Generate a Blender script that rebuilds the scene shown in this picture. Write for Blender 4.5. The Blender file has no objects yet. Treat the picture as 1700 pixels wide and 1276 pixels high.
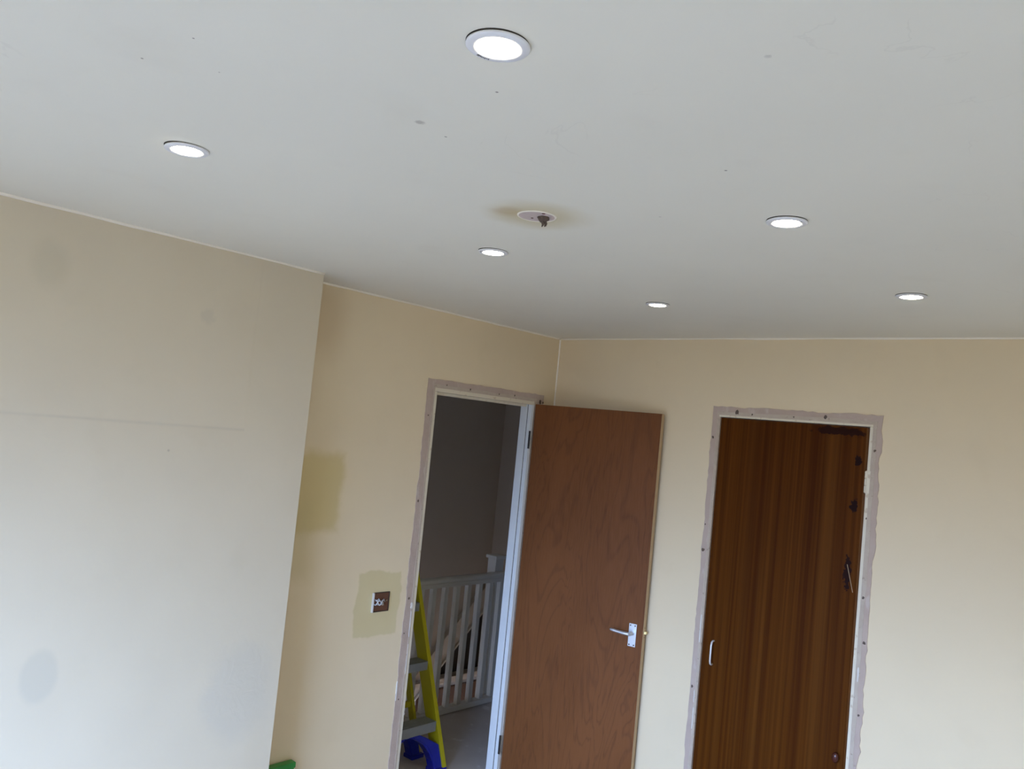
import bpy, bmesh, math, random
from mathutils import Vector, Matrix, Euler, noise

random.seed(7)
S = bpy.context.scene
COL = S.collection

# ------------------------------------------------------------------ camera
CAM_Z = 1.835
ROLL, PITCH, YAW = 0.0981, 0.0563, -0.7355
F_PX = 1361.9
cy, sy, cp, sp = math.cos(YAW), math.sin(YAW), math.cos(PITCH), math.sin(PITCH)
fwd = Vector((sy * cp, cy * cp, sp)); rgt = Vector((cy, -sy, 0)); up = rgt.cross(fwd)
r2 = math.cos(ROLL) * rgt + math.sin(ROLL) * up
u2 = -math.sin(ROLL) * rgt + math.cos(ROLL) * up
cd = bpy.data.cameras.new('camera'); cam = bpy.data.objects.new('camera', cd); COL.objects.link(cam)
cd.sensor_fit = 'HORIZONTAL'; cd.sensor_width = 36.0; cd.lens = F_PX / 1700 * 36.0; cd.clip_start = 0.02
m = Matrix.Identity(4)
for i in range(3):
    m[i][0] = r2[i]; m[i][1] = u2[i]; m[i][2] = -fwd[i]
m[2][3] = CAM_Z
cam.matrix_world = m
S.camera = cam

# ------------------------------------------------------------------ view
S.view_settings.view_transform = 'Standard'
S.view_settings.look = 'None'
S.view_settings.gamma = 1.0
S.view_settings.exposure = -0.07
S.view_settings.use_curve_mapping = False
try:
    S.cycles.max_bounces = 12; S.cycles.diffuse_bounces = 8
except Exception:
    pass

# ------------------------------------------------------------------ world: overcast blue sky above, grey ground below
SKY_COL = (0.405, 0.590, 1.0); SKY_STR = 26.8
GROUND_COL = (1.0, 0.74, 0.50); GROUND_STR = 0.75
wd = bpy.data.worlds.new('world'); S.world = wd; wd.use_nodes = True
nt = wd.node_tree; nt.nodes.clear()
tc = nt.nodes.new('ShaderNodeTexCoord'); sep = nt.nodes.new('ShaderNodeSeparateXYZ')
mr = nt.nodes.new('ShaderNodeMapRange'); mr.inputs['From Min'].default_value = -0.08; mr.inputs['From Max'].default_value = 0.12
mx = nt.nodes.new('ShaderNodeMix'); mx.data_type = 'RGBA'
mx.inputs[6].default_value = tuple(c * GROUND_STR for c in GROUND_COL) + (1,)
mx.inputs[7].default_value = tuple(c * SKY_STR for c in SKY_COL) + (1,)
bg = nt.nodes.new('ShaderNodeBackground'); wo = nt.nodes.new('ShaderNodeOutputWorld')
L = nt.links.new
L(tc.outputs['Generated'], sep.inputs[0]); L(sep.outputs['Z'], mr.inputs['Value']); L(mr.outputs[0], mx.inputs[0])
el = nt.nodes.new('ShaderNodeMapRange'); el.inputs['From Min'].default_value = 0.0; el.inputs['From Max'].default_value = 0.6
el.inputs['To Min'].default_value = 1.0; el.inputs['To Max'].default_value = 2.2      # overcast: brighter overhead
L(sep.outputs['Z'], el.inputs['Value']); L(el.outputs[0], bg.inputs['Strength'])
L(mx.outputs[2], bg.inputs['Color']); L(bg.outputs[0], wo.inputs['Surface'])

# ------------------------------------------------------------------ room numbers (metres)
CEIL = 2.37
XA = -2.864      # alcove wall with the doorway
XC = -2.677      # chimney breast front
YCE = 1.820      # chimney breast end
YB = 3.528       # back wall
XR = 0.95        # right wall
YW = -1.50       # window wall
WIN = (-2.30, 0.20, 0.80, 2.12)
D1 = (2.645, 3.337, 1.985)      # doorway 1 in the alcove wall: y0, y1, head
D2 = (-1.854, -1.172, 1.997)    # doorway 2 in the back wall: x0, x1, head
LEDS = 45.0

# window portal: guides daylight sampling through the opening
pl = bpy.data.lights.new('window_daylight', 'AREA'); pl.shape = 'RECTANGLE'
pl.size = WIN[1] - WIN[0]; pl.size_y = WIN[3] - WIN[2]; pl.cycles.is_portal = True
po = bpy.data.objects.new('window_daylight', pl); COL.objects.link(po)
po.location = ((WIN[0] + WIN[1]) / 2, YW - 0.06, (WIN[2] + WIN[3]) / 2); po.rotation_euler = (math.radians(90), 0, 0)

# ------------------------------------------------------------------ helpers
def tag(o, label=None, cat=None, group=None, kind=None):
    if label: o['label'] = label
    if cat: o['category'] = cat
    if group: o['group'] = group
    if kind: o['kind'] = kind
    return o

def empty(name, loc=(0, 0, 0), rz=0.0, parent=None):
    o = bpy.data.objects.new(name, None); COL.objects.link(o)
    o.location = loc; o.rotation_euler = (0, 0, rz); o.empty_display_size = 0.05
    if parent: o.parent = parent
    return o

def link(name, bm, mats, parent=None, bevel=0.0, smooth=False, seg=2):
    me = bpy.data.meshes.new(name)
    bmesh.ops.recalc_face_normals(bm, faces=bm.faces[:])
    bm.to_mesh(me); bm.free()
    if not isinstance(mats, (list, tuple)): mats = [mats]
    for mm in mats: me.materials.append(mm)
    o = bpy.data.objects.new(name, me); COL.objects.link(o)
    if parent: o.parent = parent
    if bevel > 0:
        b = o.modifiers.new('bevel', 'BEVEL'); b.width = bevel; b.segments = seg; b.limit_method = 'ANGLE'; b.angle_limit = math.radians(40)
    if smooth:
        for p in me.polygons: p.use_smooth = True
    return o

def box(bm, x0, x1, y0, y1, z0, z1, mi=0, M=None):
    vs = [bm.verts.new(v) for v in ((x0, y0, z0), (x1, y0, z0), (x1, y1, z0), (x0, y1, z0), (x0, y0, z1), (x1, y0, z1), (x1, y1, z1), (x0, y1, z1))]
    for f in ((0, 3, 2, 1), (4, 5, 6, 7), (0, 1, 5, 4), (1, 2, 6, 5), (2, 3, 7, 6), (3, 0, 4, 7)):
        fc = bm.faces.new([vs[i] for i in f]); fc.material_index = mi
    if M is not None:
        for v in vs: v.co = M @ v.co
    return vs

def prism(bm, pts, n, mi=0):
    """closed polygon pts (3D, planar) extruded by vector n"""
    a = [bm.verts.new(p) for p in pts]; b = [bm.verts.new(Vector(p) + Vector(n)) for p in pts]
    k = len(pts)
    bm.faces.new(a).material_index = mi; bm.faces.new(list(reversed(b))).material_index = mi
    for i in range(k):
        bm.faces.new([a[i], b[i], b[(i + 1) % k], a[(i + 1) % k]]).material_index = mi

def tube(bm, pts, r, n=10, mi=0, flat=1.0):
    rings = []
    P = [Vector(p) for p in pts]
    for i, p in enumerate(P):
        t = (P[min(i + 1, len(P) - 1)] - P[max(i - 1, 0)]).normalized()
        if i == 0:
            a = t.cross(Vector((0, 0, 1)))
            if a.length < 1e-3: a = t.cross(Vector((0, 1, 0)))
        else: a = prev - t * prev.dot(t)
        a.normalize(); prev = a.copy(); b = t.cross(a).normalized()
        rr = r[i] if isinstance(r, (list, tuple)) else r
        rings.append([bm.verts.new(p + a * rr * math.cos(2 * math.pi * k / n) + b * rr * flat * math.sin(2 * math.pi * k / n)) for k in range(n)])
    for i in range(len(rings) - 1):
        for k in range(n):
            bm.faces.new([rings[i][k], rings[i][(k + 1) % n], rings[i + 1][(k + 1) % n], rings[i + 1][k]]).material_index = mi
    bm.faces.new(list(reversed(rings[0]))).material_index = mi; bm.faces.new(rings[-1]).material_index = mi

def lathe(bm, prof, n=48, mi=0, c=(0, 0, 0), close=True):
    """profile [(r,z)] spun round z; r=0 makes a pole"""
    rings = []
    for r, z in prof:
        if r < 1e-6: rings.append([bm.verts.new((c[0], c[1], c[2] + z))])
        else: rings.append([bm.verts.new((c[0] + r * math.cos(2 * math.pi * k / n), c[1] + r * math.sin(2 * math.pi * k / n), c[2] + z)) for k in range(n)])
    pairs = list(zip(rings, rings[1:])) + ([(rings[-1], rings[0])] if close else [])
    for A, B in pairs:
        if len(A) == 1 and len(B) == 1: continue
        for k in range(n):
            a0, a1 = A[k % len(A)], A[(k + 1) % len(A)]; b0, b1 = B[k % len(B)], B[(k + 1) % len(B)]
            vs = []
            for v in (a0, a1, b1, b0):
                if v not in vs: vs.append(v)
            if len(vs) > 2: bm.faces.new(vs).material_index = mi

# ------------------------------------------------------------------ materials
class NM:
    def __init__(s, name, rough=0.6, spec=0.5, metal=0.0):
        s.m = bpy.data.materials.new(name); s.m.use_nodes = True
        s.nt = s.m.node_tree; s.b = s.nt.nodes['Principled BSDF']
        s.b.inputs['Roughness'].default_value = rough; s.b.inputs['Metallic'].default_value = metal
        s.b.inputs['Specular IOR Level'].default_value = spec
        s.tc = s.nt.nodes.new('ShaderNodeTexCoord'); s.pos = s.tc.outputs['Object']
    def n(s, t): return s.nt.nodes.new(t)
    def put(s, sock, v):
        if hasattr(v, 'is_linked'): s.nt.links.new(v, sock)
        elif isinstance(v, (tuple, list)) and len(v) == 3 and sock.type == 'RGBA': sock.default_value = tuple(v) + (1,)
        else: sock.default_value = v
    def math(s, op, a, b=0.0, clamp=False):
        n = s.n('ShaderNodeMath'); n.operation = op; n.use_clamp = clamp
        s.put(n.inputs[0], a); s.put(n.inputs[1], b); return n.outputs[0]
    def mix(s, f, a, b, mode='MIX'):
        n = s.n('ShaderNodeMix'); n.data_type = 'RGBA'; n.blend_type = mode
        s.put(n.inputs[0], f); s.put(n.inputs[6], a); s.put(n.inputs[7], b); return n.outputs[2]
    def mapr(s, v, a, b, c=0.0, d=1.0, smooth=True):
        n = s.n('ShaderNodeMapRange'); n.interpolation_type = 'SMOOTHSTEP' if smooth else 'LINEAR'
        s.put(n.inputs['Value'], v)
        n.inputs['From Min'].default_value = a; n.inputs['From Max'].default_value = b
        n.inputs['To Min'].default_value = c; n.inputs['To Max'].default_value = d; return n.outputs[0]
    def scale(s, sc, loc=(0, 0, 0), rot=(0, 0, 0)):
        n = s.n('ShaderNodeMapping'); s.nt.links.new(s.pos, n.inputs[0])
        n.inputs['Scale'].default_value = sc; n.inputs['Location'].default_value = loc; n.inputs['Rotation'].default_value = rot
        return n.outputs[0]
    def noise(s, sc=5.0, detail=3.0, vec=None, rough=0.5, dist=0.0):
        n = s.n('ShaderNodeTexNoise'); s.nt.links.new(vec if vec is not None else s.pos, n.inputs['Vector'])
        n.inputs['Scale'].default_value = sc; n.inputs['Detail'].default_value = detail
        n.inputs['Roughness'].default_value = rough; n.inputs['Distortion'].default_value = dist
        return n.outputs['Fac']
    def voro(s, sc, vec=None):
        n = s.n('ShaderNodeTexVoronoi'); s.nt.links.new(vec if vec is not None else s.pos, n.inputs['Vector']); n.inputs['Scale'].default_value = sc
        return n.outputs['Distance']
    def xyz(s):
        n = s.n('ShaderNodeSeparateXYZ'); s.nt.links.new(s.pos, n.inputs[0]); return n.outputs
    def rect(s, ax, ay, cu, cv, hu, hv, soft=0.01, amp=0.03, nsc=8.0):
        """mask of a rectangle with a noisy edge, in object coordinates"""
        o = s.xyz(); u = s.math('ABSOLUTE', s.math('SUBTRACT', o[ax], cu)); v = s.math('ABSOLUTE', s.math('SUBTRACT', o[ay], cv))
        d = s.math('MAXIMUM', s.math('SUBTRACT', u, hu), s.math('SUBTRACT', v, hv))
        d = s.math('ADD', d, s.math('MULTIPLY', s.math('SUBTRACT', s.noise(nsc, 4), 0.5), amp * 2))
        return s.mapr(d, -soft, soft, 1.0, 0.0)
    def ell(s, ax, ay, cu, cv, hu, hv, inner=0.6, outer=1.0, amp=0.3, nsc=8.0):
        o = s.xyz(); u = s.math('DIVIDE', s.math('SUBTRACT', o[ax], cu), hu); v = s.math('DIVIDE', s.math('SUBTRACT', o[ay], cv), hv)
        d = s.math('SQRT', s.math('ADD', s.math('MULTIPLY', u, u), s.math('MULTIPLY', v, v)))
        d = s.math('ADD', d, s.math('MULTIPLY', s.math('SUBTRACT', s.noise(nsc, 4), 0.5), amp * 2))
        return s.mapr(d, inner, outer, 1.0, 0.0)
    def bump(s, h, strength=0.3, dist=0.01):
        n = s.n('ShaderNodeBump'); n.inputs['Strength'].default_value = strength; n.inputs['Distance'].default_value = dist
        s.nt.links.new(h, n.inputs['Height']); s.nt.links.new(n.outputs[0], s.b.inputs['Normal'])
    def color(s, c): s.put(s.b.inputs['Base Color'], c)

def simple(name, col, rough=0.6, metal=0.0, var=0.06, sc=20.0, spec=0.5, bump=0.0):
    k = NM(name, rough, spec, metal)
    k.color(k.mix(k.noise(sc, 3), tuple(c * (1 - var) for c in col), tuple(min(1, c * (1 + var)) for c in col)))
    if bump: k.bump(k.noise(sc * 3, 4), bump, 0.002)
    return k.m

PAINT = (0.805, 0.675, 0.465)
def paint(k, base=PAINT):
    """aged emulsion: broad tone drift, grime, tiny specks"""
    c = k.mix(k.mapr(k.noise(1.3, 3), 0.35, 0.7), tuple(x * 0.97 for x in base), tuple(x * 1.02 for x in base))
    c = k.mix(k.math('MULTIPLY', k.mapr(k.noise(6, 5), 0.55, 0.8), 0.14), c, (base[0] * .82, base[1] * .80, base[2] * .74))
    sp_ = k.mapr(k.voro(3.1), 0.0, 0.022, 1.0, 0.0)
    return k.mix(k.math('MULTIPLY', sp_, 0.55), c, (0.30, 0.25, 0.20))
def wallbump(k, extra=None):
    h = k.math('ADD', k.math('MULTIPLY', k.noise(3.0, 3), 1.0), k.math('MULTIPLY', k.noise(55, 3), 0.05))
    if extra is not None: h = k.math('ADD', h, extra)
    k.bump(h, 0.35, 0.012)

k = NM('cream_paint_back', 0.75, 0.25); k.color(paint(k)); wallbump(k); M_BACK = k.m

k = NM('cream_paint_alcove', 0.75, 0.25); c = paint(k)
ol = k.mix(k.noise(9, 4), (0.67, 0.56, 0.31), (0.71, 0.61, 0.36))
c = k.mix(k.math('MULTIPLY', k.rect(1, 2, 2.418, 1.008, 0.122, 0.140, 0.006, 0.035, 9), 0.92), c, ol)
c = k.mix(k.math('MULTIPLY', k.rect(1, 2, 2.015, 1.500, 0.138, 0.165, 0.022, 0.055, 6), 0.70), c, (0.62, 0.49, 0.21))
c = k.mix(k.math('MULTIPLY', k.rect(1, 2, 1.93, 1.30, 0.10, 0.16, 0.05, 0.05, 6), 0.45), c, (0.60, 0.50, 0.26))
c = k.mix(k.math('MULTIPLY', k.ell(1, 2, 1.95, 2.22, 0.18, 0.22, 0.3, 1.1, 0.2, 5), 0.35), c, (0.52, 0.36, 0.19))
k.color(c); wallbump(k); M_ALCOVE = k.m

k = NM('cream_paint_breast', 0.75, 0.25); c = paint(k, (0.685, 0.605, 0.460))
c = k.mix(k.math('MULTIPLY', k.ell(1, 2, 0.975, 0.965, 0.055, 0.085, 0.75, 1.15, 0.2, 5), 0.30), c, (0.46, 0.45, 0.38))
c = k.mix(k.math('MULTIPLY', k.ell(1, 2, 1.66, 0.80, 0.17, 0.20, 0.55, 1.1, 0.35, 7), 0.30), c, (0.52, 0.50, 0.44))
c = k.mix(k.math('MULTIPLY', k.ell(1, 2, 0.86, 2.20, 0.07, 0.09, 0.4, 1.1, 0.3, 7), 0.18), c, (0.40, 0.38, 0.28))
c = k.mix(k.math('MULTIPLY', k.ell(1, 2, 1.371, 2.124, 0.035, 0.035, 0.5, 1.0, 0.5, 40), 0.25), c, (0.50, 0.46, 0.38))
ridge_shade = k.rect(1, 2, 0.55, 1.7445, 1.007, 0.0035, 0.0060, 0.0025, 4)  # shading of the ridge, painted in as a thin darker line
c = k.mix(k.math('MULTIPLY', ridge_shade, 0.24), c, (0.42, 0.38, 0.31))
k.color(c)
reg = k.rect(1, 2, 0.55, 2.05, 1.007, 0.305, 0.006, 0.004, 3)
pat = k.ell(1, 2, 1.371, 2.124, 0.045, 0.045, 0.6, 1.0, 0.4, 30)
tex = k.math('MULTIPLY', k.ell(1, 2, 1.64, 0.86, 0.2, 0.24, 0.5, 1.1, 0.3, 6), k.noise(18, 4, dist=1.5))
ex = k.math('ADD', k.math('MULTIPLY', reg, 0.17), k.math('ADD', k.math('MULTIPLY', pat, 0.08), k.math('MULTIPLY', tex, 0.30)))
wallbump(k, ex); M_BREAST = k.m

k = NM('ceiling_paint', 0.8, 0.2)
base = (0.81, 0.785, 0.69)
c = k.mix(k.mapr(k.noise(1.1, 3), 0.35, 0.7), tuple(x * 0.965 for x in base), base)
c = k.mix(k.math('MULTIPLY', k.mapr(k.noise(5, 5), 0.58, 0.8), 0.10), c, (0.58, 0.52, 0.42))
ring = k.ell(0, 1, -1.331, 1.502, 0.135, 0.135, 0.35, 1.15, 0.22, 7)
c = k.mix(k.math('MULTIPLY', ring, 0.62), c, (0.55, 0.45, 0.23))
c = k.mix(k.math('MULTIPLY', k.ell(0, 1, -1.375, 1.44, 0.055, 0.055, 0.3, 1.1, 0.4, 12), 0.40), c, (0.46, 0.31, 0.12))
sp_ = k.mapr(k.voro(3.4), 0.0, 0.014, 1.0, 0.0)
c = k.mix(k.math('MULTIPLY', sp_, 0.6), c, (0.25, 0.22, 0.20))
vein = k.noise(2.2, 6, dist=0.6); vn = k.mapr(k.math('ABSOLUTE', k.math('SUBTRACT', vein, 0.5)), 0.0, 0.004, 1.0, 0.0)
c = k.mix(k.math('MULTIPLY', k.math('MULTIPLY', vn, k.mapr(k.noise(4.5, 2), 0.58, 0.66)), 0.10), c, (0.42, 0.38, 0.33))
for (mx_, my_, ra, st) in ((-1.1277, .9317, .011, .45), (-1.1375, 1.0054, .0032, .8), (-.9119, .904, .0034, .8), (-.7626, 1.3901, .0035, .85), (-1.3387, .524, .0030, .8), (-1.19, .535, .0022, .8), (-1.27, .62, .002, .6), (-.5, 1.0, .006, .25), (-1.05, 1.62, .004, .3)):
    c = k.mix(k.math('MULTIPLY', k.ell(0, 1, mx_, my_, ra, ra, 0.4, 1.1, 0.5, 300), st), c, (0.20, 0.17, 0.15))
k.color(c); k.bump(k.math('ADD', k.noise(2.6, 3), k.math('MULTIPLY', k.noise(40, 3), 0.04)), 0.3, 0.010); M_CEIL = k.m

k = NM('bare_plaster', 0.9, 0.15)
c = k.mix(k.noise(14, 5), (0.45, 0.345, 0.285), (0.57, 0.460, 0.385))
c = k.mix(k.math('MULTIPLY', k.mapr(k.noise(30, 4, k.scale((1, 1, 0.35))), 0.60, 0.72), 0.4), c, (0.66, 0.60, 0.54))
c = k.mix(k.mapr(k.voro(4.6), 0.0, 0.045, 0.85, 0.0), c, (0.14, 0.09, 0.07))
k.color(c); k.bump(k.noise(40, 5), 0.5, 0.004); M_PLASTER = k.m

k = NM('rough_plaster_edge', 0.9, 0.15)
c = k.mix(k.noise(22, 5), (0.46, 0.37, 0.29), (0.62, 0.54, 0.44))
c = k.mix(k.mapr(k.noise(60, 5), 0.62, 0.75, 0.0, 0.7), c, (0.30, 0.22, 0.17))
k.color(c); k.bump(k.noise(70, 5), 0.6, 0.004); M_PLASTER2 = k.m
k = NM('old_gloss_timber', 0.42, 0.5)
c = k.mix(k.noise(12, 4), (0.70, 0.63, 0.48), (0.78, 0.72, 0.58))
c = k.mix(k.math('MULTIPLY', k.mapr(k.noise(35, 4), 0.60, 0.70), 0.6), c, (0.50, 0.38, 0.25))
k.color(c); k.bump(k.noise(60, 3), 0.3, 0.002); M_EDGE = k.m
M_GLOSS = simple('white_gloss_timber', (0.74, 0.76, 0.76), 0.3, var=0.04, sc=6)
M_BAN = simple('white_banister_paint', (0.70, 0.68, 0.63), 0.35, var=0.05, sc=7)

# open door: rotary-cut plywood, grain along z with cathedral arches
k = NM('plywood_veneer', 0.5, 0.22)
v1 = k.scale((3.0, 3.0, 0.55)); w1 = k.noise(1.6, 4, v1, 0.45, 0.9)
bands = k.math('FRACT', k.math('MULTIPLY', w1, 15.0)); bands = k.mapr(k.math('ABSOLUTE', k.math('SUBTRACT', bands, 0.5)), 0.30, 0.5)
fine = k.noise(14, 4, k.scale((14, 14, 0.8)))
c = k.mix(k.mapr(k.noise(1.4, 3, k.scale((2.5, 2.5, 0.8))), 0.3, 0.7), (0.150, 0.052, 0.013), (0.190, 0.069, 0.020))
c = k.mix(k.math('MULTIPLY', bands, 0.40), c, (0.085, 0.028, 0.010))
c = k.mix(k.math('MULTIPLY', k.mapr(fine, 0.35, 0.7), 0.35), c, (0.215, 0.082, 0.028))
k.color(c); k.bump(fine, 0.06, 0.001); M_PLY = k.m
M_PLYEDGE = simple('pale_lipping', (0.50, 0.36, 0.21), 0.6, var=0.10, sc=9)

# closed door: dark sapele with upright stripes
k = NM('sapele_veneer', 0.48, 0.05)
vv = k.scale((46, 46, 0.30)); st = k.noise(1.0, 4, vv, 0.6, 0.2); st2 = k.noise(1.0, 2, k.scale((15, 15, 0.20)), 0.5)
c = k.mix(k.mapr(st, 0.30, 0.72), (0.052, 0.0125, 0.0012), (0.108, 0.034, 0.0035))
c = k.mix(k.math('MULTIPLY', k.mapr(st2, 0.45, 0.7), 0.5), c, (0.130, 0.048, 0.0080))
c = k.mix(k.math('MULTIPLY', k.ell(0, 2, -1.30, 1.971, 0.115, 0.019, 0.8, 1.05, 0.9, 38), 0.95), c, (0.022, 0.006, 0.004))
for (xx, zz, hx, hz) in ((-1.212, 1.852, 0.014, 0.022), (-1.216, 1.665, 0.016, 0.028), (-1.224, 1.385, 0.014, 0.075)):
    c = k.mix(k.math('MULTIPLY', k.ell(0, 2, xx, zz, hx * 1.1, hz, 0.8, 1.0, 1.0, 70), 0.95), c, (0.016, 0.006, 0.006))
c = k.mix(k.mapr(k.voro(7), 0.0, 0.02, 0.5, 0.0), c, (0.4, 0.3, 0.2))
k.color(c); k.bump(st, 0.04, 0.001); M_SAP = k.m
M_SAPEDGE = simple('orange_lipping', (0.46, 0.20, 0.055), 0.5, var=0.12, sc=14)

M_ALU = simple('satin_aluminium', (0.72, 0.76, 0.82), 0.36, 0.75, var=0.03)
M_CHROME = simple('bright_metal', (0.80, 0.80, 0.80), 0.18, 1.0, var=0.03)
M_BRASS = simple('brass', (0.80, 0.65, 0.30), 0.3, 0.9, var=0.05)
M_SATIN = simple('satin_bright_metal', (0.78, 0.78, 0.78), 0.35, 0.35, var=0.04, sc=60)
M_DARK = simple('void_shade', (0.015, 0.013, 0.012), 0.9, var=0.1)
M_DARKMETAL = simple('dark_hinge_metal', (0.05, 0.04, 0.035), 0.5, 0.4, var=0.1)
M_BROWN = simple('brown_back_box', (0.13, 0.05, 0.025), 0.6, var=0.25, sc=60)
M_RING = simple('white_fitting_plastic', (0.80, 0.81, 0.84), 0.35, var=0.01)
M_YEL = simple('yellow_fibreglass', (0.52, 0.46, 0.010), 0.42, var=0.08, sc=12)
M_TREAD = simple('grey_tread_aluminium', (0.33, 0.35, 0.34), 0.5, 0.45, var=0.12, sc=25)
M_BLUE = simple('blue_moulded_plastic', (0.008, 0.016, 0.36), 0.38, var=0.1, sc=25)
M_BLACK = simple('black_plastic', (0.02, 0.02, 0.022), 0.5, var=0.1)
M_GREEN = simple('green_plastic', (0.03, 0.27, 0.045), 0.4, var=0.08, sc=20)
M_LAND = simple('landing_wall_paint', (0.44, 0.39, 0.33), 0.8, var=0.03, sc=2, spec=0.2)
M_PINK = simple('pink_gypsum', (0.56, 0.46, 0.43), 0.9, var=0.08, sc=60)
M_CAULK = simple('painted_caulk', (0.90, 0.84, 0.72), 0.6, var=0.06, sc=9)
M_CHALK = simple('chalky_filler', (0.70, 0.67, 0.62), 0.8, var=0.06)
M_CABLE = simple('cable_grey', (0.45, 0.45, 0.47), 0.5, var=0.1)
M_RUST = simple('brown_block', (0.12, 0.085, 0.065), 0.8, var=0.3, sc=90)
M_STAIR = simple('darker_stair_paint', (0.44, 0.40, 0.34), 0.5, var=0.06, sc=7)  # darker version of the banister paint
M_DOORWOOD = simple('dark_brown_timber', (0.075, 0.030, 0.009), 0.5, var=0.2, sc=8)

k = NM('floor_boards', 0.7, 0.3)
o = k.xyz(); fr = k.math('FRACT', k.math('MULTIPLY', o[0], 8.0)); gap = k.mapr(k.math('ABSOLUTE', k.math('SUBTRACT', fr, 0.5)), 0.47, 0.5)
c = k.mix(k.noise(3, 4, k.scale((6, 0.6, 1))), (0.36, 0.31, 0.26), (0.50, 0.44, 0.38))
k.color(k.mix(k.math('MULTIPLY', gap, 0.8), c, (0.05, 0.03, 0.02))); M_FLOOR = k.m
k = NM('dusty_landing_board', 0.75, 0.3)
c = k.mix(k.noise(5, 6, rough=0.6), (0.52, 0.47, 0.44), (0.68, 0.63, 0.60))
c = k.mix(k.mapr(k.noise(11, 5), 0.60, 0.75, 0.0, 0.7), c, (0.82, 0.80, 0.78))
k.color(c); M_LFLOOR = k.m

k = NM('lit_diffuser', 0.4)
k.b.inputs['Base Color'].default_value = (0.9, 0.9, 0.9, 1)
k.b.inputs['Emission Color'].default_value = (1.0, 0.86, 0.64, 1); k.b.inputs['Emission Strength'].default_value = LEDS
M_LED = k.m

# ------------------------------------------------------------------ structure
def structure(o, label, cat):
    return tag(o, label, cat, kind='structure')

bm = bmesh.new(); box(bm, -2.90, XR + .12, YW - .12, YB + .12, -0.12, 0)
structure(link('floor', bm, M_FLOOR), 'brown boarded floor of the cream bedroom', 'floor')
bm = bmesh.new(); box(bm, -3.80, -2.902, 0.9, 5.2, -0.20, 0)
structure(link('floor_landing', bm, M_LFLOOR), 'dusty grey landing floor beyond the doorway', 'floor')
bm = bmesh.new(); box(bm, -4.85, -3.802, 0.9, 5.2, -1.35, -1.25)
structure(link('floor_stairwell', bm, M_LFLOOR), 'lower floor at the bottom of the stairwell', 'floor')
bm = bmesh.new(); box(bm, -4.85, XR + .12, YW - .12, 5.2, CEIL, CEIL + .12)
structure(link('ceiling', bm, M_CEIL), 'off-white stained ceiling with six downlights', 'ceiling')

def wall_y(name, y0, y1, xs, zs, hole, mat, label):        # wall spanning x; hole = (x0,x1,z0,z1)
    bm = bmesh.new(); x0, x1 = xs; z0, z1 = zs
    if hole is None: box(bm, x0, x1, y0, y1, z0, z1)
    else:
        a, b, c_, d = hole
        box(bm, x0, a, y0, y1, z0, z1); box(bm, b, x1, y0, y1, z0, z1); box(bm, a, b, y0, y1, d, z1)
        if c_ > z0: box(bm, a, b, y0, y1, z0, c_)
    return structure(link(name, bm, mat), label, 'wall')
def wall_x(name, x0, x1, ys, zs, hole, mat, label):
    bm = bmesh.new(); y0, y1 = ys; z0, z1 = zs
    if hole is None: box(bm, x0, x1, y0, y1, z0, z1)
    else:
        a, b, c_, d = hole
        box(bm, x0, x1, y0, a, z0, z1); box(bm, x0, x1, b, y1, z0, z1); box(bm, x0, x1, a, b, d, z1)
        if c_ > z0: box(bm, x0, x1, a, b, z0, c_)
    return structure(link(name, bm, mat), label, 'wall')

LIN = 0.022   # lining board thickness
wall_y('wall_back', YB, YB + .12, (-2.934, XR), (0, CEIL), (D2[0] - LIN, D2[1] + LIN, 0, D2[2] + LIN), M_BACK, 'cream painted back wall around the dark closed door')
wall_x('wall_left', XA - .07, XA, (YCE, YB), (0, CEIL), (D1[0] - LIN, D1[1] + LIN, 0, D1[2] + LIN), M_ALCOVE, 'cream alcove wall with the open doorway and olive paint patches')
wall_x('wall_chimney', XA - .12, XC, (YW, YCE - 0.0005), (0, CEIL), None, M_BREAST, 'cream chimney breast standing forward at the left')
wall_x('wall_right', XR, XR + .12, (YW, YB + .12), (0, CEIL), None, M_BACK, 'cream wall on the right side of the room')
wall_y('wall_window', YW - .12, YW, (XA - .12, XR + .12), (0, CEIL), WIN, M_BACK, 'cream wall with the window behind the viewer')
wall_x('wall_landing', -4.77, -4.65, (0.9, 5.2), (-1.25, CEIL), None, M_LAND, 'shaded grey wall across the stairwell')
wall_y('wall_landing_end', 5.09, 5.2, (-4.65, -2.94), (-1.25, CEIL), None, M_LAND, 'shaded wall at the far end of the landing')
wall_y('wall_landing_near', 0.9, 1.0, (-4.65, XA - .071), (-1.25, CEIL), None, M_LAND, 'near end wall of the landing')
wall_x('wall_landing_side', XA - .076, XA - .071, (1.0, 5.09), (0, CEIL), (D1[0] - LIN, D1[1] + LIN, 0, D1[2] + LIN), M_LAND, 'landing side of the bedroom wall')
bm = bmesh.new()
box(bm, -2.1, -0.9, YB + .60, YB + .64, 0, CEIL); box(bm, -2.14, -2.1, YB + .12, YB + .64, 0, CEIL); box(bm, -0.9, -0.86, YB + .12, YB + .64, 0, CEIL); box(bm, -2.14, -0.86, YB + .12, YB + .64, -0.04, 0)
structure(link('wall_cupboard', bm, M_LAND), 'cupboard walls behind the closed brown door', 'wall')

# window frame (behind the viewer)
bm = bmesh.new(); a, b, c_, d = WIN
for (x0, x1, z0, z1) in ((a, a + .05, c_, d), (b - .05, b, c_, d), (a, b, c_, c_ + .05), (a, b, d - .05, d), ((a + b) / 2 - .03, (a + b) / 2 + .03, c_, d)):
    box(bm, x0, x1, YW - .10, YW - .04, z0, z1)
structure(link('window_1', bm, M_GLOSS, bevel=.003), 'white window frame behind the viewer', 'window')

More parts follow.
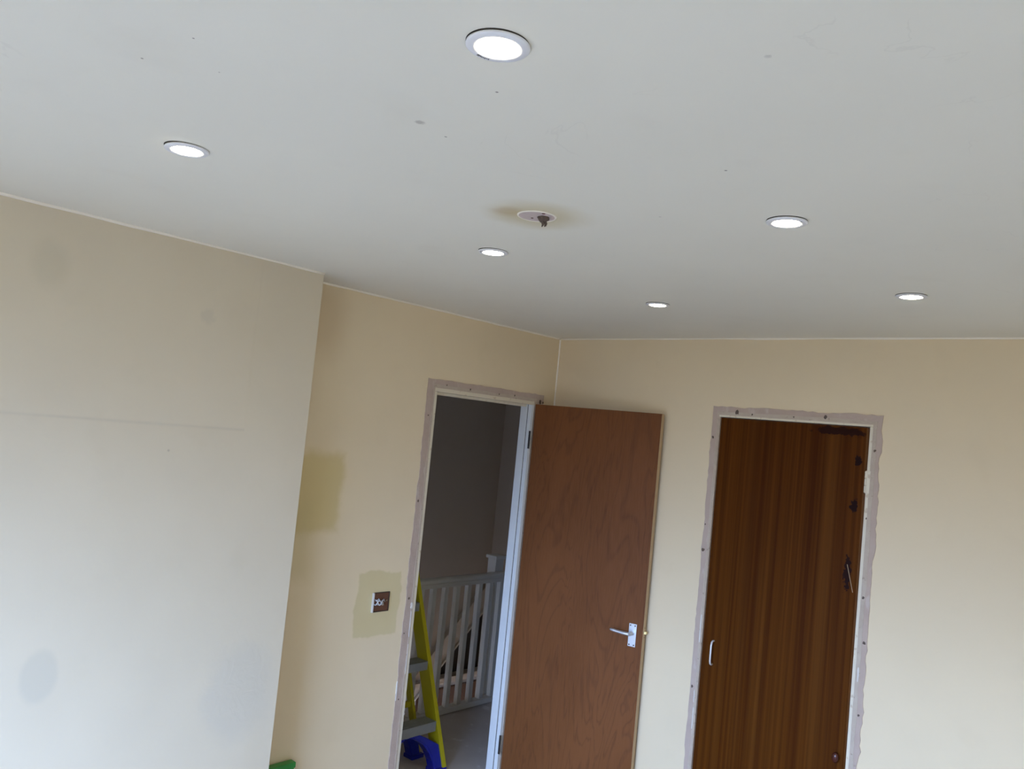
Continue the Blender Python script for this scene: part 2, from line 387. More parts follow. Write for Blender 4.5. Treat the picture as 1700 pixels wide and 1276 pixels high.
# painted beads of filler along the joints
def bead(name, p0, p1, r, label, wob=0.0012):
    bm = bmesh.new(); n = 60; P0, P1 = Vector(p0), Vector(p1)
    pts = [P0.lerp(P1, i / n) + Vector([(noise.noise(Vector((i * .45, j * 9.1, p0[0] * 3)))) * wob for j in range(3)]) for i in range(n + 1)]
    tube(bm, pts, [r * (1 + .35 * noise.noise(Vector((i * .3, 4, p0[1])))) for i in range(n + 1)], 8)
    return structure(link(name, bm, M_CAULK, smooth=True), label, 'trim')
bead('trim_1', (XC, YW, CEIL - .001), (XC, YCE, CEIL - .001), .0058, 'painted filler line where chimney breast meets ceiling')
bead('trim_2', (XA, YCE, CEIL - .001), (XA, YB, CEIL - .001), .0058, 'painted filler line where alcove wall meets ceiling')
bead('trim_3', (XA, YB, CEIL - .001), (XR, YB, CEIL - .001), .0060, 'painted filler line where back wall meets ceiling')
bead('trim_4', (XA, YB, 0), (XA, YB, CEIL), .0055, 'painted filler line down the room corner')

# ragged bands of bare plaster where architraves came off
def band(bm, ax, plane, outward, ring_in, ring_out, H=.0032):
    """strip between two polylines on a wall plane, 1.6 mm proud"""
    def v(u, z, h):
        return bm.verts.new((plane + outward * h, u, z) if ax == 0 else (u, plane + outward * h, z))
    I = [v(u, z, H) for u, z in ring_in]; O = [v(u, z, H) for u, z in ring_out]
    I0 = [v(u, z, -.001) for u, z in ring_in]; O0 = [v(u, z, -.001) for u, z in ring_out]
    for i in range(len(I) - 1):
        bm.faces.new([I[i], I[i + 1], O[i + 1], O[i]]); bm.faces.new([O[i], O[i + 1], O0[i + 1], O0[i]]); bm.faces.new([I[i], I0[i], I0[i + 1], I[i + 1]])
def path(u0, u1, ztop, wl, wt, wr, ragl, ragr, seed, n=90, over=None):
    """U-shaped band: left leg, head, right leg. returns inner, outer polylines"""
    inn, out = [], []
    rg = lambda t, a, s_: a * (noise.noise(Vector((t * 9, s_, seed))) + .7 * noise.noise(Vector((t * 37, s_, seed + 3))) + .4 * noise.noise(Vector((t * 90, s_, seed + 5))))
    for i in range(n + 1):
        z = ztop * i / n
        if i < n: inn.append((u0 + rg(z, .0012, 1), z)); out.append((u0 - wl - rg(z, ragl, 2), z))
    inn.append((u0, ztop)); out.append((u0 - wl, ztop + wt))
    m_ = 34
    for i in range(1, m_):
        u = u0 + (u1 - u0) * i / m_; inn.append((u, ztop + rg(u, .001, 4)))
        out.append((u0 - wl + (u1 - u0 + wl + wr) * i / m_, ztop + wt + rg(u, (ragl + ragr) / 2.2, 5)))
    inn.append((u1, ztop)); out.append((u1 + wr, ztop + wt))
    for i in range(n, -1, -1):
        z = ztop * i / n
        if i < n: inn.append((u1 + rg(z, .0012, 6), z)); out.append((u1 + wr + rg(z, ragr, 7), z))
    return inn, out
bm = bmesh.new(); i_, o_ = path(D1[0] - LIN + .004, D1[1] + LIN - .004, D1[2] + LIN - .003, .046, .040, .075, .0055, .004, 3.3)
band(bm, 0, XA, 1, i_, o_)
bm2 = bmesh.new(); i_, o_ = path(D1[0] - LIN + .004, D1[1] + LIN - .004, D1[2] + LIN - .003, .010, .016, .02, .005, .004, 13.1)
band(bm2, 0, XA, 1, i_, o_, .0044)
structure(link('trim_12', bm2, M_PLASTER2), 'rougher cream edge of the plaster beside the open doorway lining', 'trim')
structure(link('trim_5', bm, M_PLASTER), 'bare plaster band where the architrave came off around the open doorway', 'trim')
bm = bmesh.new(); i_, o_ = path(D2[0] - .005, D2[1] + .013, D2[2] + .010, .034, .040, .037, .005, .0105, 8.1)
band(bm, 1, YB, -1, i_, o_)
bm2 = bmesh.new(); i_, o_ = path(D2[0] - .005, D2[1] + .013, D2[2] + .010, .009, .016, .017, .004, .004, 21.7)
band(bm2, 1, YB, -1, i_, o_, .0044)
structure(link('trim_11', bm2, M_PLASTER2), 'rougher cream edge of the plaster beside the closed door lining', 'trim')
structure(link('trim_6', bm, M_PLASTER), 'ragged bare plaster band around the dark closed door', 'trim')
# raised left strip of the closed door's band and small loose nibs / fixings
def wall_pt(ax, plane, u, z, h): return (plane + h, u, z) if ax == 0 else (u, plane - h, z)
def fix_hole(bm, ax, plane, u, z, r=.005, mi=0, h=.0054):
    c0 = Vector(wall_pt(ax, plane, u, z, h)); k_ = 9
    vs = []
    for i in range(k_):
        a = 2 * math.pi * i / k_; rr = r * random.uniform(.6, 1.25)
        vs.append(bm.verts.new(c0 + (Vector((0, rr * math.cos(a), rr * math.sin(a) * 1.2)) if ax == 0 else Vector((rr * math.cos(a), 0, rr * math.sin(a) * 1.2)))))
    f = bm.faces.new(vs); f.material_index = mi
    g_ = bmesh.ops.extrude_face_region(bm, geom=[f]); d_ = Vector((-.0022, 0, 0)) if ax == 0 else Vector((0, .0022, 0))
    for e in g_['geom']:
        if isinstance(e, bmesh.types.BMVert): e.co += d_
bm = bmesh.new()
for u, z in ((2.600, 1.87), (2.700, 2.022), (2.86, 2.018), (3.07, 2.016), (3.19, 2.020), (2.592, 1.47), (2.598, 1.02), (2.590, .86), (2.598, .56)): fix_hole(bm, 0, XA, u, z, random.uniform(.0025, .005))
fix_hole(bm, 0, XA, 3.40, 2.005, .009); fix_hole(bm, 0, XA, 3.425, 2.004, .006)
structure(link('trim_7', bm, M_RUST), 'nail holes in the bare plaster around the open doorway', 'trim')
bm = bmesh.new()
for u, z, r in ((-1.77, 2.022, .009), (-1.695, 2.016, .004), (-1.36, 2.026, .010), (-1.50, 2.018, .003), (-1.146, 1.90, .006), (-1.15, 1.30, .005), (-1.133, 1.12, .006), (-1.135, .83, .004), (-1.882, 1.90, .005), (-1.884, 1.49, .003), (-1.884, 1.37, .007), (-1.882, .74, .005), (-1.160, 1.62, .003)):
    fix_hole(bm, 1, YB, u, z, r)
structure(link('trim_8', bm, M_RUST), 'nail holes in the bare plaster around the dark closed door', 'trim')
# smear of white filler left of the doorway foot and beside the closed door
bm = bmesh.new()
def nib(bm, ax, plane, u, z, hu, hz, mi=0, h=.004):
    pts = []
    for i in range(14):
        a = 2 * math.pi * i / 14; q = 1 + .8 * noise.noise(Vector((i * 1.7, u * 9, z * 9)))
        cx_, cz_ = math.copysign(abs(math.cos(a)) ** .5, math.cos(a)), math.copysign(abs(math.sin(a)) ** .5, math.sin(a))
        pts.append(wall_pt(ax, plane, u + hu * q * cx_, z + hz * cz_, 0))
    prism(bm, pts, (h, 0, 0) if ax == 0 else (0, -h, 0), mi)
nib(bm, 0, XA, 2.582, .60, .003, .045, h=.005); nib(bm, 0, XA, 2.620, .985, .006, .014, h=.007); nib(bm, 0, XA, 2.622, .90, .0022, .06, h=.006); nib(bm, 0, XA, 2.623, .74, .0016, .07, h=.006)
structure(link('trim_9', bm, M_CHALK, bevel=.001), 'white filler scraps on the plaster left of the open doorway', 'trim')
bm = bmesh.new()
nib(bm, 1, YB, -1.864, 1.01, .0028, .065, h=.006); nib(bm, 1, YB, -1.868, .70, .0022, .03, h=.006); nib(bm, 1, YB, -1.866, .60, .0022, .05, h=.006); nib(bm, 1, YB, -1.148, .99, .003, .03, h=.006)
structure(link('trim_10', bm, M_CHALK, bevel=.001), 'white filler scraps on the plaster beside the closed door', 'trim')

# ------------------------------------------------------------------ doorway 1: lining, open plywood leaf
door1 = empty('door_1', (XA, D1[1], 0))
structure(door1, 'doorway in alcove wall with its plain plywood door swung open', 'door')
def child(name, bm, mats, parent, **kw):
    """mesh given in world coordinates, parented without moving"""
    o = link(name, bm, mats, None, **kw); o.parent = parent
    o.matrix_parent_inverse = world(parent).inverted(); return o
def world(o):
    M = Matrix.Translation(o.location) @ o.rotation_euler.to_matrix().to_4x4()
    return (world(o.parent) @ o.matrix_parent_inverse @ M) if o.parent else M
x0, x1 = XA - .074, XA + .0022
bm = bmesh.new(); box(bm, x0, x1, D1[1], D1[1] + LIN - .001, 0, D1[2]); child('jamb', bm, M_GLOSS, door1, bevel=.0015)['label'] = 'bright white hinge-side jamb'
bm = bmesh.new(); box(bm, x0, x1, D1[0] - LIN + .001, D1[0], 0, D1[2]); child('jamb', bm, M_EDGE, door1, bevel=.0015)
bm = bmesh.new(); box(bm, x0, x1, D1[0] - LIN + .001, D1[1] + LIN - .001, D1[2] + .0002, D1[2] + LIN - .001); child('head_lining', bm, M_EDGE, door1, bevel=.0015)
bm = bmesh.new(); box(bm, XA - .070, XA - .024, D1[1] - .0055, D1[1] - .0002, 0, D1[2]); child('door_stop', bm, M_GLOSS, door1, bevel=.001)
bm = bmesh.new(); box(bm, XA - .024, XA - .0205, D1[1] - .0012, D1[1] + .0002, 0, D1[2]); child('rebate_shade', bm, simple('shade_strip', (.10, .10, .10), .8), door1)  # dark strip painted for the shadow line between stop and rebate
bm = bmesh.new(); box(bm, XA - .070, XA - .024, D1[0] + .0002, D1[0] + .013, 0, D1[2]); child('door_stop', bm, M_EDGE, door1, bevel=.001)
bm = bmesh.new(); box(bm, XA - .070, XA - .024, D1[0] + .013, D1[1] - .013, D1[2] - .013, D1[2] - .0002); child('door_stop', bm, M_EDGE, door1, bevel=.001)
for z in (1.80, .20):
    bm = bmesh.new(); box(bm, XA + .0005, XA + .004, D1[1] - .0022, D1[1] + .004, z - .05, z + .045)
    tube(bm, [(XA + .007, D1[1] + .001, z - .05), (XA + .007, D1[1] + .001, z + .045)], .0035, 10); child('hinge', bm, M_DARKMETAL, door1)

# leaf
HX, HY = XA + .020, 3.347
FX, FY = -2.140, 3.476
ang = math.atan2(FY - HY, FX - HX); WL = math.hypot(FX - HX, FY - HY)
leaf = empty('door_leaf', (0, 0, 0)); leaf.parent = door1; leaf.matrix_parent_inverse = world(door1).inverted()
LM = Matrix.Translation((HX, HY, 0)) @ Matrix.Rotation(ang, 4, 'Z')   # local: x along leaf, y to the back (thickness)
bpy.data.objects.remove(leaf)
bm = bmesh.new(); T = .035
box(bm, 0, WL, 0, T, .012, 1.990)
leaf = bpy.data.objects.new('door_leaf', None)
me = bpy.data.meshes.new('door_leaf')
bm.normal_update()
for f in bm.faces:
    f.material_index = 1 if abs(f.normal.x) > .9 or abs(f.normal.z) > .9 else 0
bm.to_mesh(me); bm.free(); me.materials.append(M_PLY); me.materials.append(M_PLYEDGE)
leaf = bpy.data.objects.new('door_leaf', me); COL.objects.link(leaf)
leaf.parent = door1; leaf.matrix_parent_inverse = world(door1).inverted(); leaf.matrix_basis = LM
leaf['label'] = 'plain reddish plywood door leaf standing open'
bv = leaf.modifiers.new('bevel', 'BEVEL'); bv.width = .0015; bv.segments = 2

def sub(name, bm, mats, parent, **kw):       # sub-part in the parent's local coordinates
    o = link(name, bm, mats, None, **kw); o.parent = parent; return o
# lever handle: plate 38 x 116 mm
PX, PZ = WL - .053, 0.908
bm = bmesh.new()
box(bm, PX - .020, PX + .020, -.0035, 0.0, PZ - .055, PZ + .055)
sub('handle_plate', bm, M_ALU, leaf, bevel=.0028, seg=3)
for dx, dz in ((-.012, .046), (.012, .046), (-.012, -.046), (.012, -.046)):
    bm = bmesh.new(); tube(bm, [(PX + dx, -.0034, PZ + dz), (PX + dx, -.0042, PZ + dz)], .0034, 12); sub('screw', bm, M_DARKMETAL, leaf)
bm = bmesh.new()
tube(bm, [(PX, -.003, PZ + .010), (PX, -.010, PZ + .010), (PX, -.034, PZ + .010)], [.0105, .0098, .0085], 18)
pts = [(PX + .004, -.036, PZ + .0095), (PX - .008, -.039, PZ + .010), (PX - .030, -.040, PZ + .0105), (PX - .060, -.040, PZ + .012), (PX - .085, -.041, PZ + .014), (PX - .098, -.043, PZ + .016), (PX - .101, -.043, PZ + .0163)]
tube(bm, pts, [.0105, .0118, .0112, .0105, .0098, .0080, .004], 16, flat=.75)
sub('lever_handle', bm, M_ALU, leaf, smooth=True)
# latch on the free edge
bm = bmesh.new(); box(bm, WL - .0005, WL + .0012, .008, .027, PZ - .012, PZ + .050); sub('latch_plate', bm, M_PLYEDGE, leaf, bevel=.0005)
bm = bmesh.new(); prism(bm, [(WL, .011, PZ + .013), (WL + .012, .014, PZ + .013), (WL + .012, .024, PZ + .013), (WL, .024, PZ + .013)], (0, 0, .014)); sub('latch_bolt', bm, M_BRASS, leaf, bevel=.0008)
for dz in (.042, -.003):
    bm = bmesh.new(); tube(bm, [(WL + .001, .0175, PZ + dz), (WL + .0018, .0175, PZ + dz)], .0022, 10); sub('screw', bm, M_DARKMETAL, leaf)

# ------------------------------------------------------------------ doorway 2: closed sapele door
door2 = empty('door_2', (D2[0], YB, 0))
structure(door2, 'dark sapele veneered flush door closed in the back wall', 'door')
y0, y1 = YB - .0024, YB + .10
bm = bmesh.new(); box(bm, D2[0] - LIN + .001, D2[0], y0, y1, 0, D2[2]); child('jamb', bm, M_PLASTER2, door2, bevel=.0012)
bm = bmesh.new(); box(bm, D2[1], D2[1] + LIN - .001, y0, y1, 0, D2[2]); child('jamb', bm, M_EDGE, door2, bevel=.0012)
bm = bmesh.new(); box(bm, D2[0] - LIN + .001, D2[1] + LIN - .001, y0, y1, D2[2] + .0002, D2[2] + LIN - .001); child('head_lining', bm, M_EDGE, door2, bevel=.0012)
bm = bmesh.new()
for (a, b, c_, d) in ((D2[0] + .0002, D2[0] + .012, 0, D2[2] - .0002), (D2[1] - .012, D2[1] - .0002, 0, D2[2] - .0002), (D2[0] + .012, D2[1] - .012, D2[2] - .012, D2[2] - .0002)):
    box(bm, a, b, YB + .050, YB + .080, c_, d)
child('door_stop', bm, M_EDGE, door2)
bm = bmesh.new()
lx0, lx1 = D2[0] + .0025, D2[1] - .0085
# right edge is a little out of true, wider gap at the top
pts = [(lx0, YB + .006, .010), (lx1 + .003, YB + .006, .010), (lx1 - .006, YB + .006, D2[2] - .003), (lx0, YB + .006, D2[2] - .003)]
prism(bm, pts, (0, .038, 0)); bm.normal_update()
bmesh.ops.recalc_face_normals(bm, faces=bm.faces[:])
for f in bm.faces: f.material_index = 0 if abs(f.normal.y) > .9 else 1
leaf2 = child('door_leaf', bm, [M_SAP, M_SAPEDGE], door2, bevel=.0012)
leaf2['label'] = 'dark glossy striped veneer door leaf'
def sub2(name, bm, mats, **kw):
    o = link(name, bm, mats, None, **kw); o.parent = leaf2; return o   # leaf2 sits at the world origin once its inverse is applied
bm = bmesh.new(); yy = YB + .006; hx = -1.795
pts = [(hx, yy, .968), (hx, yy - .012, .969), (hx, yy - .022, .963), (hx, yy - .026, .950), (hx, yy - .026, .915), (hx, yy - .026, .880), (hx, yy - .022, .868), (hx, yy - .012, .862), (hx, yy, .863)]
tube(bm, pts, .0042, 12); sub2('pull_handle', bm, M_SATIN, smooth=True)['label'] = 'small bright metal D pull'
bm = bmesh.new(); lathe(bm, [(0, 0), (.010, 0), (.012, .006), (.016, .012), (.017, .018), (.013, .023), (0, .025)], 24, close=False)
bmesh.ops.transform(bm, matrix=Matrix.Translation((-1.212, yy, .640)) @ Matrix.Rotation(math.radians(90), 4, 'X') @ Matrix.Diagonal((.8, 1.25, 1, 1)), verts=bm.verts)
sub2('door_knob', bm, simple('oxblood_knob', (.07, .016, .010), .25, var=.1), smooth=True)['label'] = 'small dark red-brown knob'
bm = bmesh.new()
for z0_, z1_ in ((1.725, 1.753), (1.755, 1.782), (1.784, 1.812)):
    tube(bm, [(lx1 + .0065, YB - .002, z0_), (lx1 + .0065, YB - .002, z1_)], .0055, 12)
box(bm, lx1 + .003, lx1 + .0085, YB + .001, YB + .006, 1.722, 1.815); box(bm, lx1 + .011, lx1 + .024, YB - .005, YB - .0025, 1.722, 1.815)
child('hinge', bm, M_EDGE, door2, bevel=.0008)['label'] = 'overpainted butt hinge'
bm = bmesh.new(); tube(bm, [(-1.226, yy - .001, 1.42), (-1.212, yy - .002, 1.37), (-1.196, yy - .001, 1.31)], .0012, 8); sub2('scraped_paint_strip', bm, M_PLYEDGE)

# ------------------------------------------------------------------ switch box
sw = empty('switch_box', (XA, 2.432, 1.018))
tag(sw, 'open light switch back box with bare twisted wires beside the doorway', 'switch')
bm = bmesh.new()
hy, hz = .048, .0435
# metal rim as four bars, brown back plate, all slightly proud of the wall
box(bm, 0, .010, -hy - .002, -hy + .006, -hz, hz)
r1 = sub('metal_rim', bm, M_SATIN, sw, bevel=.002); r1['label'] = 'shiny left edge of the back box'
bm = bmesh.new()
box(bm, 0, .005, -hy + .008, hy, hz - .003, hz); box(bm, 0, .005, -hy + .008, hy, -hz, -hz + .003); box(bm, 0, .005, hy - .003, hy, -hz + .003, hz - .003)
sub('metal_rim', bm, M_DARKMETAL, sw, bevel=.0008)
bm = bmesh.new(); box(bm, 0, .0018, -hy + .008, hy - .003, -hz + .003, hz - .003); sub('back_plate', bm, M_BROWN, sw)
for j in range(4):
    bm = bmesh.new(); rr = random.Random(j + 20)
    pts = []
    for i in range(12):
        t = i / 11
        pts.append((.004 + .012 * math.sin(t * 3.1) + rr.uniform(-.002, .002), -.034 + .050 * t + rr.uniform(-.007, .007) , .004 - .004 * j * .6 + .010 * math.sin(t * 6 + j * 1.7) + rr.uniform(-.004, .004)))
    tube(bm, pts, .0024, 8); sub('wire', bm, [M_CABLE, M_SATIN][j % 2], sw, smooth=True)
bm = bmesh.new(); tube(bm, [(.001, .034, .004), (.0048, .034, .004)], .0042, 12); sub('screw', bm, M_CHROME, sw)

# ------------------------------------------------------------------ ceiling rose hole
rose = empty('ceiling_rose_patch', (-1.331, 1.502, CEIL))
tag(rose, 'round bare plaster patch with cable stubs in the stained ceiling centre', 'ceiling patch')
bm = bmesh.new(); lathe(bm, [(0, -.0012), (.045, -.0012), (.045, 0), (0, 0)], 40, close=False); sub('plaster_disc', bm, M_PINK, rose)
bm = bmesh.new(); lathe(bm, [(.0450, -.0001), (.0450, -.0016), (.0468, -.0024), (.0490, -.0016), (.0500, -.0001)], 48, close=False)
for v in bm.verts: v.co.x *= 1 + .03 * noise.noise(v.co * 40); v.co.y *= 1 + .03 * noise.noise(v.co * 40 + Vector((3, 3, 3)))
sub('paint_rim', bm, M_CAULK, rose, smooth=True)['label'] = 'raised white paint ring'
bm = bmesh.new(); lathe(bm, [(0, 0), (.015, 0), (.014, -.005), (.009, -.011), (0, -.012)], 14, close=False)
for v in bm.verts:
    v.co += Vector((noise.noise(v.co * 150), noise.noise(v.co * 150 + Vector((5, 0, 0))), noise.noise(v.co * 150 + Vector((0, 9, 0))))) * .004
o = sub('cable_outlet', bm, M_RUST, rose); o.location = (.012, .010, -.0015)
for dx, dy in ((.006, .012), (.014, .006), (.013, .014), (.018, .012)):
    bm = bmesh.new(); tube(bm, [(dx, dy, -.008), (dx + .002, dy + .003, -.018), (dx + .001, dy + .002, -.024)], [.0026, .0024, .0014], 8); sub('cable_stub', bm, M_RUST, rose)
for dx, dy, r in ((.0330, -.0140, .0048), (-.0206, .0057, .0036)):
    bm = bmesh.new(); lathe(bm, [(0, -.0020), (r, -.0016), (r, -.0006), (0, -.0006)], 12, close=False); o = sub('screw_hole', bm, simple('rust_hole', (.10, .02, .015), .8, var=.2), rose); o.location = (dx, dy, 0)

# ------------------------------------------------------------------ downlights
def downlight(x, y, label, tilt=(0, 0), drop=.0015, cut=(0, 0), first=None):
    root = empty('downlight', (x, y, CEIL))
    tag(root, label, 'downlight', 'round recessed downlights in the ceiling')
    parts = []
    if first is None:
        bm = bmesh.new(); lathe(bm, [(0, -.0006), (.0450, -.0006), (.0450, .0), (0, 0)], 48, close=False); a = sub('cutout_shade', bm, M_DARK, root); a['label'] = 'dark disc painted for the gap shadow at the cut hole'  # flat dark disc at the cut hole, deepens the gap shadow by colour
        bm = bmesh.new(); lathe(bm, [(.0455, 0), (.0458, -.0018), (.0440, -.0036), (.0350, -.0046), (.0315, -.0040), (.0305, -.0010), (.0305, .0)], 64)
        b = sub('trim_ring', bm, M_RING, root, smooth=True)
        bm = bmesh.new(); lathe(bm, [(0, -.0066), (.012, -.0064), (.021, -.0057), (.0275, -.0044), (.0300, -.0030), (.0305, 0), (0, 0)], 48, close=False); c = sub('diffuser', bm, M_LED, root, smooth=True)
        parts = [a, b, c]
    else:
        for ch in first.children:
            if ch.name.startswith('marking'): continue
            q = ch.copy(); COL.objects.link(q); q.parent = root; parts.append(q)
    for q in parts:
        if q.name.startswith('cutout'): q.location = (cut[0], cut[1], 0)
        else:
            q.location = (0, 0, -drop); q.rotation_euler = (tilt[0], tilt[1], 0)
    return root
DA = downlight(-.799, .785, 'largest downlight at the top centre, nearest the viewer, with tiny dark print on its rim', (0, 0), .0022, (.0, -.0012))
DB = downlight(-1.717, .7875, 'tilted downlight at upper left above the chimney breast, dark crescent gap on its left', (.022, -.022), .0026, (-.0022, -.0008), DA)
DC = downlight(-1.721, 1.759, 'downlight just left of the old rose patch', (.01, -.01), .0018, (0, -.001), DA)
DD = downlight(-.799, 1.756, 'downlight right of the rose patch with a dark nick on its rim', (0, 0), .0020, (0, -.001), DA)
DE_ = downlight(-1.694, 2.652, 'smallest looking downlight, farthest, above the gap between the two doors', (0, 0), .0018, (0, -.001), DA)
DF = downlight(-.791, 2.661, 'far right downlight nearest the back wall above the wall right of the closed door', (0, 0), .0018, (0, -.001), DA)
def marks(root, a0, r, n, spread, seed):
    bm = bmesh.new(); rr = random.Random(seed)
    for i in range(n):
        a = a0 + spread * (i / max(1, n - 1) - .5); h = rr.uniform(.0022, .0040)
        M = Matrix.Rotation(a, 4, 'Z') @ Matrix.Translation((r, 0, -.0071))
        box(bm, -h / 2, h / 2, -.0006, .0006, 0, .0004, M=M)
        if i % 2 == 0: box(bm, h / 2, h / 2 + .0006, -.0009, .0009, 0, .0004, M=M)
    return sub('marking', bm, M_BLACK, root)

marks(DA, 2.93, .0375, 8, .50, 4)
marks(DD, -.10, .0350, 3, .12, 5); marks(DC, -2.2, .0375, 3, .12, 6)

# ------------------------------------------------------------------ landing balustrade
bal = empty('balustrade', (-3.77, 3.2, 0))
tag(bal, 'white painted landing balustrade with square spindles beyond the doorway', 'banister')
BX = -3.765
bm = bmesh.new()
pr_ = [(-.030, .812), (.030, .812), (.030, .835), (.024, .842), (.031, .850), (.031, .862), (.020, .872), (-.020, .872), (-.031, .862), (-.031, .850), (-.024, .842), (-.030, .835)]
prism(bm, [(BX + a, 1.002, z) for a, z in pr_], (0, 4.086, 0)); child('handrail', bm, M_BAN, bal, bevel=.002)
bm = bmesh.new(); box(bm, BX - .031, BX + .031, 1.002, 5.088, .006, .040); child('base_rail', bm, M_BAN, bal, bevel=.003)
y = 4.138 - .104 * 26
while y < 5.03:
    if y > 1.1:
        bm = bmesh.new(); box(bm, BX - .0165, BX + .0165, y - .0165, y + .0165, .040, .812); child('spindle', bm, M_BAN, bal, bevel=.0015)
    y += .104
bm = bmesh.new(); box(bm, BX - .108, BX - .033, 4.212, 4.292, -.19, .952); nw = child('newel_post', bm, M_BAN, bal, bevel=.002)
bm = bmesh.new(); a = (BX - .070, 4.252)
box(bm, a[0] - .050, a[0] + .050, a[1] - .055, a[1] + .055, .952, .975); 
o = link('newel_cap', bm, M_BAN, None, bevel=.006, seg=3); o.parent = nw

# ------------------------------------------------------------------ flight of stairs across the stairwell
st_ = empty('staircase', (-4.6, 3.2, -1.25))
tag(st_, 'shaded white staircase rising across the stairwell behind the spindles', 'staircase')
sl = .90
def Z(y): return .03 + sl * (y - 4.50)
bm = bmesh.new()
prism(bm, [(-4.648, 3.3, Z(3.3) - .12), (-4.648, 5.085, Z(5.085) - .12), (-4.648, 5.085, Z(5.085) + .055), (-4.648, 3.3, Z(3.3) + .055)], (.045, 0, 0)); child('stringer', bm, M_STAIR, st_, bevel=.003)
bm = bmesh.new(); prism(bm, [(-4.602, 3.3, Z(3.3) - .135), (-4.602, 5.085, Z(5.085) - .135), (-4.602, 5.085, Z(5.085) - .115), (-4.602, 3.3, Z(3.3) - .115)], (.018, 0, 0)); child('stringer_bead', bm, M_STAIR, st_, bevel=.002)
bm = bmesh.new(); prism(bm, [(-4.649, 4.60, -.13), (-4.649, 5.088, -.13), (-4.649, 5.088, Z(5.088) - .14), (-4.649, 4.60, Z(4.60) - .14)], (.006, 0, 0)); child('understair_shade', bm, M_DARK, st_)  # flat black sheet, painted darkness below the stringer
bm = bmesh.new(); box(bm, -4.648, -4.56, 4.2, 5.085, -.16, -.115); child('shelf_board', bm, M_STAIR, st_, bevel=.003)
bm = bmesh.new(); box(bm, -4.648, -4.618, 4.40, 5.085, -.62, -.22); child('timber_panel', bm, M_DOORWOOD, st_, bevel=.003)['label'] = 'dark brown timber panel'
for i in range(6):
    y_ = 3.4 + .22 * i
    bm = bmesh.new(); box(bm, -4.60, -3.95, y_, y_ + .25, Z(y_) - .16, Z(y_) - .135); child('stair_tread', bm, M_DOORWOOD, st_, bevel=.003) if False else bm.free()

# ------------------------------------------------------------------ step ladder
lad = empty('step_ladder', (-3.25, 3.0, 0))
tag(lad, 'yellow step ladder with grey treads and blue feet on the landing', 'ladder')
def channel(p0, d, h0, h1, out, name, w=.044, fl=.026, t=.003, rear=False):
    """C-section rail; web normal along y, flanges pointing to 'out' (+1/-1 in y)"""
    bm = bmesh.new(); P = Vector(p0); D_ = Vector(d)
    sec = [(-w, 0), (w, 0), (w, fl), (w - t, fl), (w - t, t), (-w + t, t), (-w + t, fl), (-w, fl)]
    A = [P + D_ * h0 + Vector((a, out * b, 0)) for a, b in sec]
    prism(bm, A, D_ * (h1 - h0)); return child(name, bm, M_YEL, lad, bevel=.001)
FD = (-.272, -.095, 1); RD = (-.245, -.08, 1); FDl = (-.272, .095, 1); RDl = (-.245, .08, 1)
FR, FL_, RR_, RL = (-3.16, 3.205, 0), (-3.16, 2.76, 0), (-3.36, 3.222, 0), (-3.36, 2.75, 0)
HT = 1.46
rails = [channel(FR, FD, .02, HT, 1, 'front_rail'), channel(FL_, FDl, .02, HT, -1, 'front_rail'),
         channel(RR_, RD, .02, HT - .03, 1, 'rear_leg', w=.022, fl=.018), channel(RL, RDl, .02, HT - .03, -1, 'rear_leg', w=.022, fl=.018)]
def at(p, d, z): return Vector(p) + Vector(d) * z
TZ = (.25, .55, .85, 1.15)
for i, z in enumerate(TZ):
    a = at(FR, FD, z); b = at(FL_, FDl, z); bm = bmesh.new()
    box(bm, a.x - .045, a.x + .045, b.y + .001, a.y - .001, z - .004, z)                       # top plate
    box(bm, a.x + .041, a.x + .045, b.y + .001, a.y - .001, z - (.045 if i else .052), z - .004)   # front lip
    box(bm, a.x - .045, a.x - .041, b.y + .001, a.y - .001, z - .032, z - .004)
    for q in range(5): box(bm, a.x - .036 + q * .016, a.x - .033 + q * .016, b.y + .001, a.y - .001, z, z + .0018)
    child('tread', bm, M_TREAD, lad, bevel=.0015)
for z in (.27, .60, .93):
    a = at(RR_, RD, z); b = at(RL, RDl, z); bm = bmesh.new(); box(bm, a.x - .012, a.x + .012, b.y + .004, a.y - .004, z - .015, z + .015)
    child('rear_crossbar', bm, M_YEL, lad, bevel=.002)
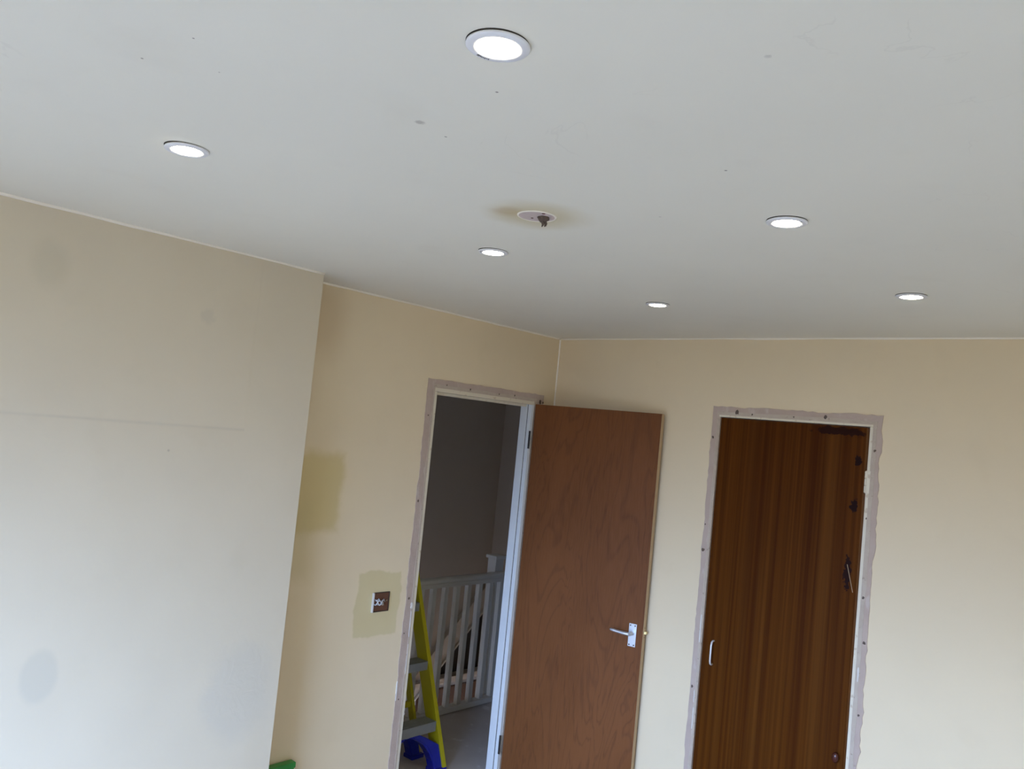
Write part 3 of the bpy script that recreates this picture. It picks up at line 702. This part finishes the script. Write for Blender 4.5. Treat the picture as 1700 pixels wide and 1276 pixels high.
def arch(p, d, inward, name, top=.200):
    pol = [(.004, .0), (.004, .130), (-.075, .178), (-.120, top), (-.195, top), (-.150, .182), (-.105, .150), (-.075, .105), (-.060, .060), (-.056, .0)]
    bm = bmesh.new()
    pts = [at(p, d, z) + Vector((-.018, inward * -u, 0)) for u, z in pol]
    # place flat on rail plane, 30 mm deep
    prism(bm, pts, (.052, 0, 0))
    ridge = [at(p, d, z) + Vector((.034, inward * -u, 0)) for u, z in ((-.046, .01), (-.050, .08), (-.075, .135), (-.125, .178), (-.160, .192))]
    tube(bm, ridge, .004, 8)
    child(name, bm, M_BLUE, lad, bevel=.003)
    bm = bmesh.new(); c0 = at(p, d, 0) ; s_ = inward
    ya, yb_ = sorted((c0.y + s_ * .062, c0.y - s_ * .026))
    box(bm, c0.x - .034, c0.x + .040, ya, yb_, 0, .022); child('foot', bm, M_BLUE, lad, bevel=.004)
arch(FR, FD, -1, 'corner_brace'); arch(FL_, FDl, 1, 'corner_brace'); arch(RR_, RD, -1, 'corner_brace'); arch(RL, RDl, 1, 'corner_brace')
for (p, d, s_) in ((FR, FD, 1), (FL_, FDl, -1)):
    for z in (.06, .14, .235, .53, .83, .89, 1.13):
        c0 = at(p, d, z) + Vector((.036, s_ * .012, 0)); bm = bmesh.new(); tube(bm, [c0, c0 + Vector((.003, 0, 0))], .0035, 10)
        child('rivet', bm, M_CHROME if z > .8 else M_DARKMETAL, lad)
for (p, q, s_) in ((FR, RR_, -1), (FL_, RL, 1)):
    a = at(p, FD if s_ < 0 else FDl, .80); b = at(q, RD if s_ < 0 else RDl, .92); bm = bmesh.new()
    tube(bm, [a + Vector((0, s_ * .008, 0)), b + Vector((0, s_ * .008, 0))], .006, 8, flat=.6); child('spreader_bar', bm, M_EDGE, lad)
a = at(FR, FD, HT); b = at(FL_, FDl, HT); bm = bmesh.new(); box(bm, a.x - .24, a.x + .06, b.y - .03, a.y + .03, HT - .03, HT + .03); child('top_cap', bm, M_BLUE, lad, bevel=.008)

# ------------------------------------------------------------------ green crate in the alcove
cr = empty('folded_crate', (-2.843, 1.945, 0))
tag(cr, 'green plastic folded crate stood on edge against the alcove wall behind the chimney breast', 'crate')
bm = bmesh.new(); box(bm, -.014, .014, -.098, .098, 0, .404); sub('panel', bm, M_GREEN, cr, bevel=.002)
bm = bmesh.new(); box(bm, -.018, .018, -.103, .103, .392, .416); sub('rim', bm, M_GREEN, cr, bevel=.004)
bm = bmesh.new()
for q in range(5): box(bm, .014, .018, -.080 + q * .037, -.072 + q * .037, .02, .392)
sub('rib', bm, M_GREEN, cr, bevel=.001)
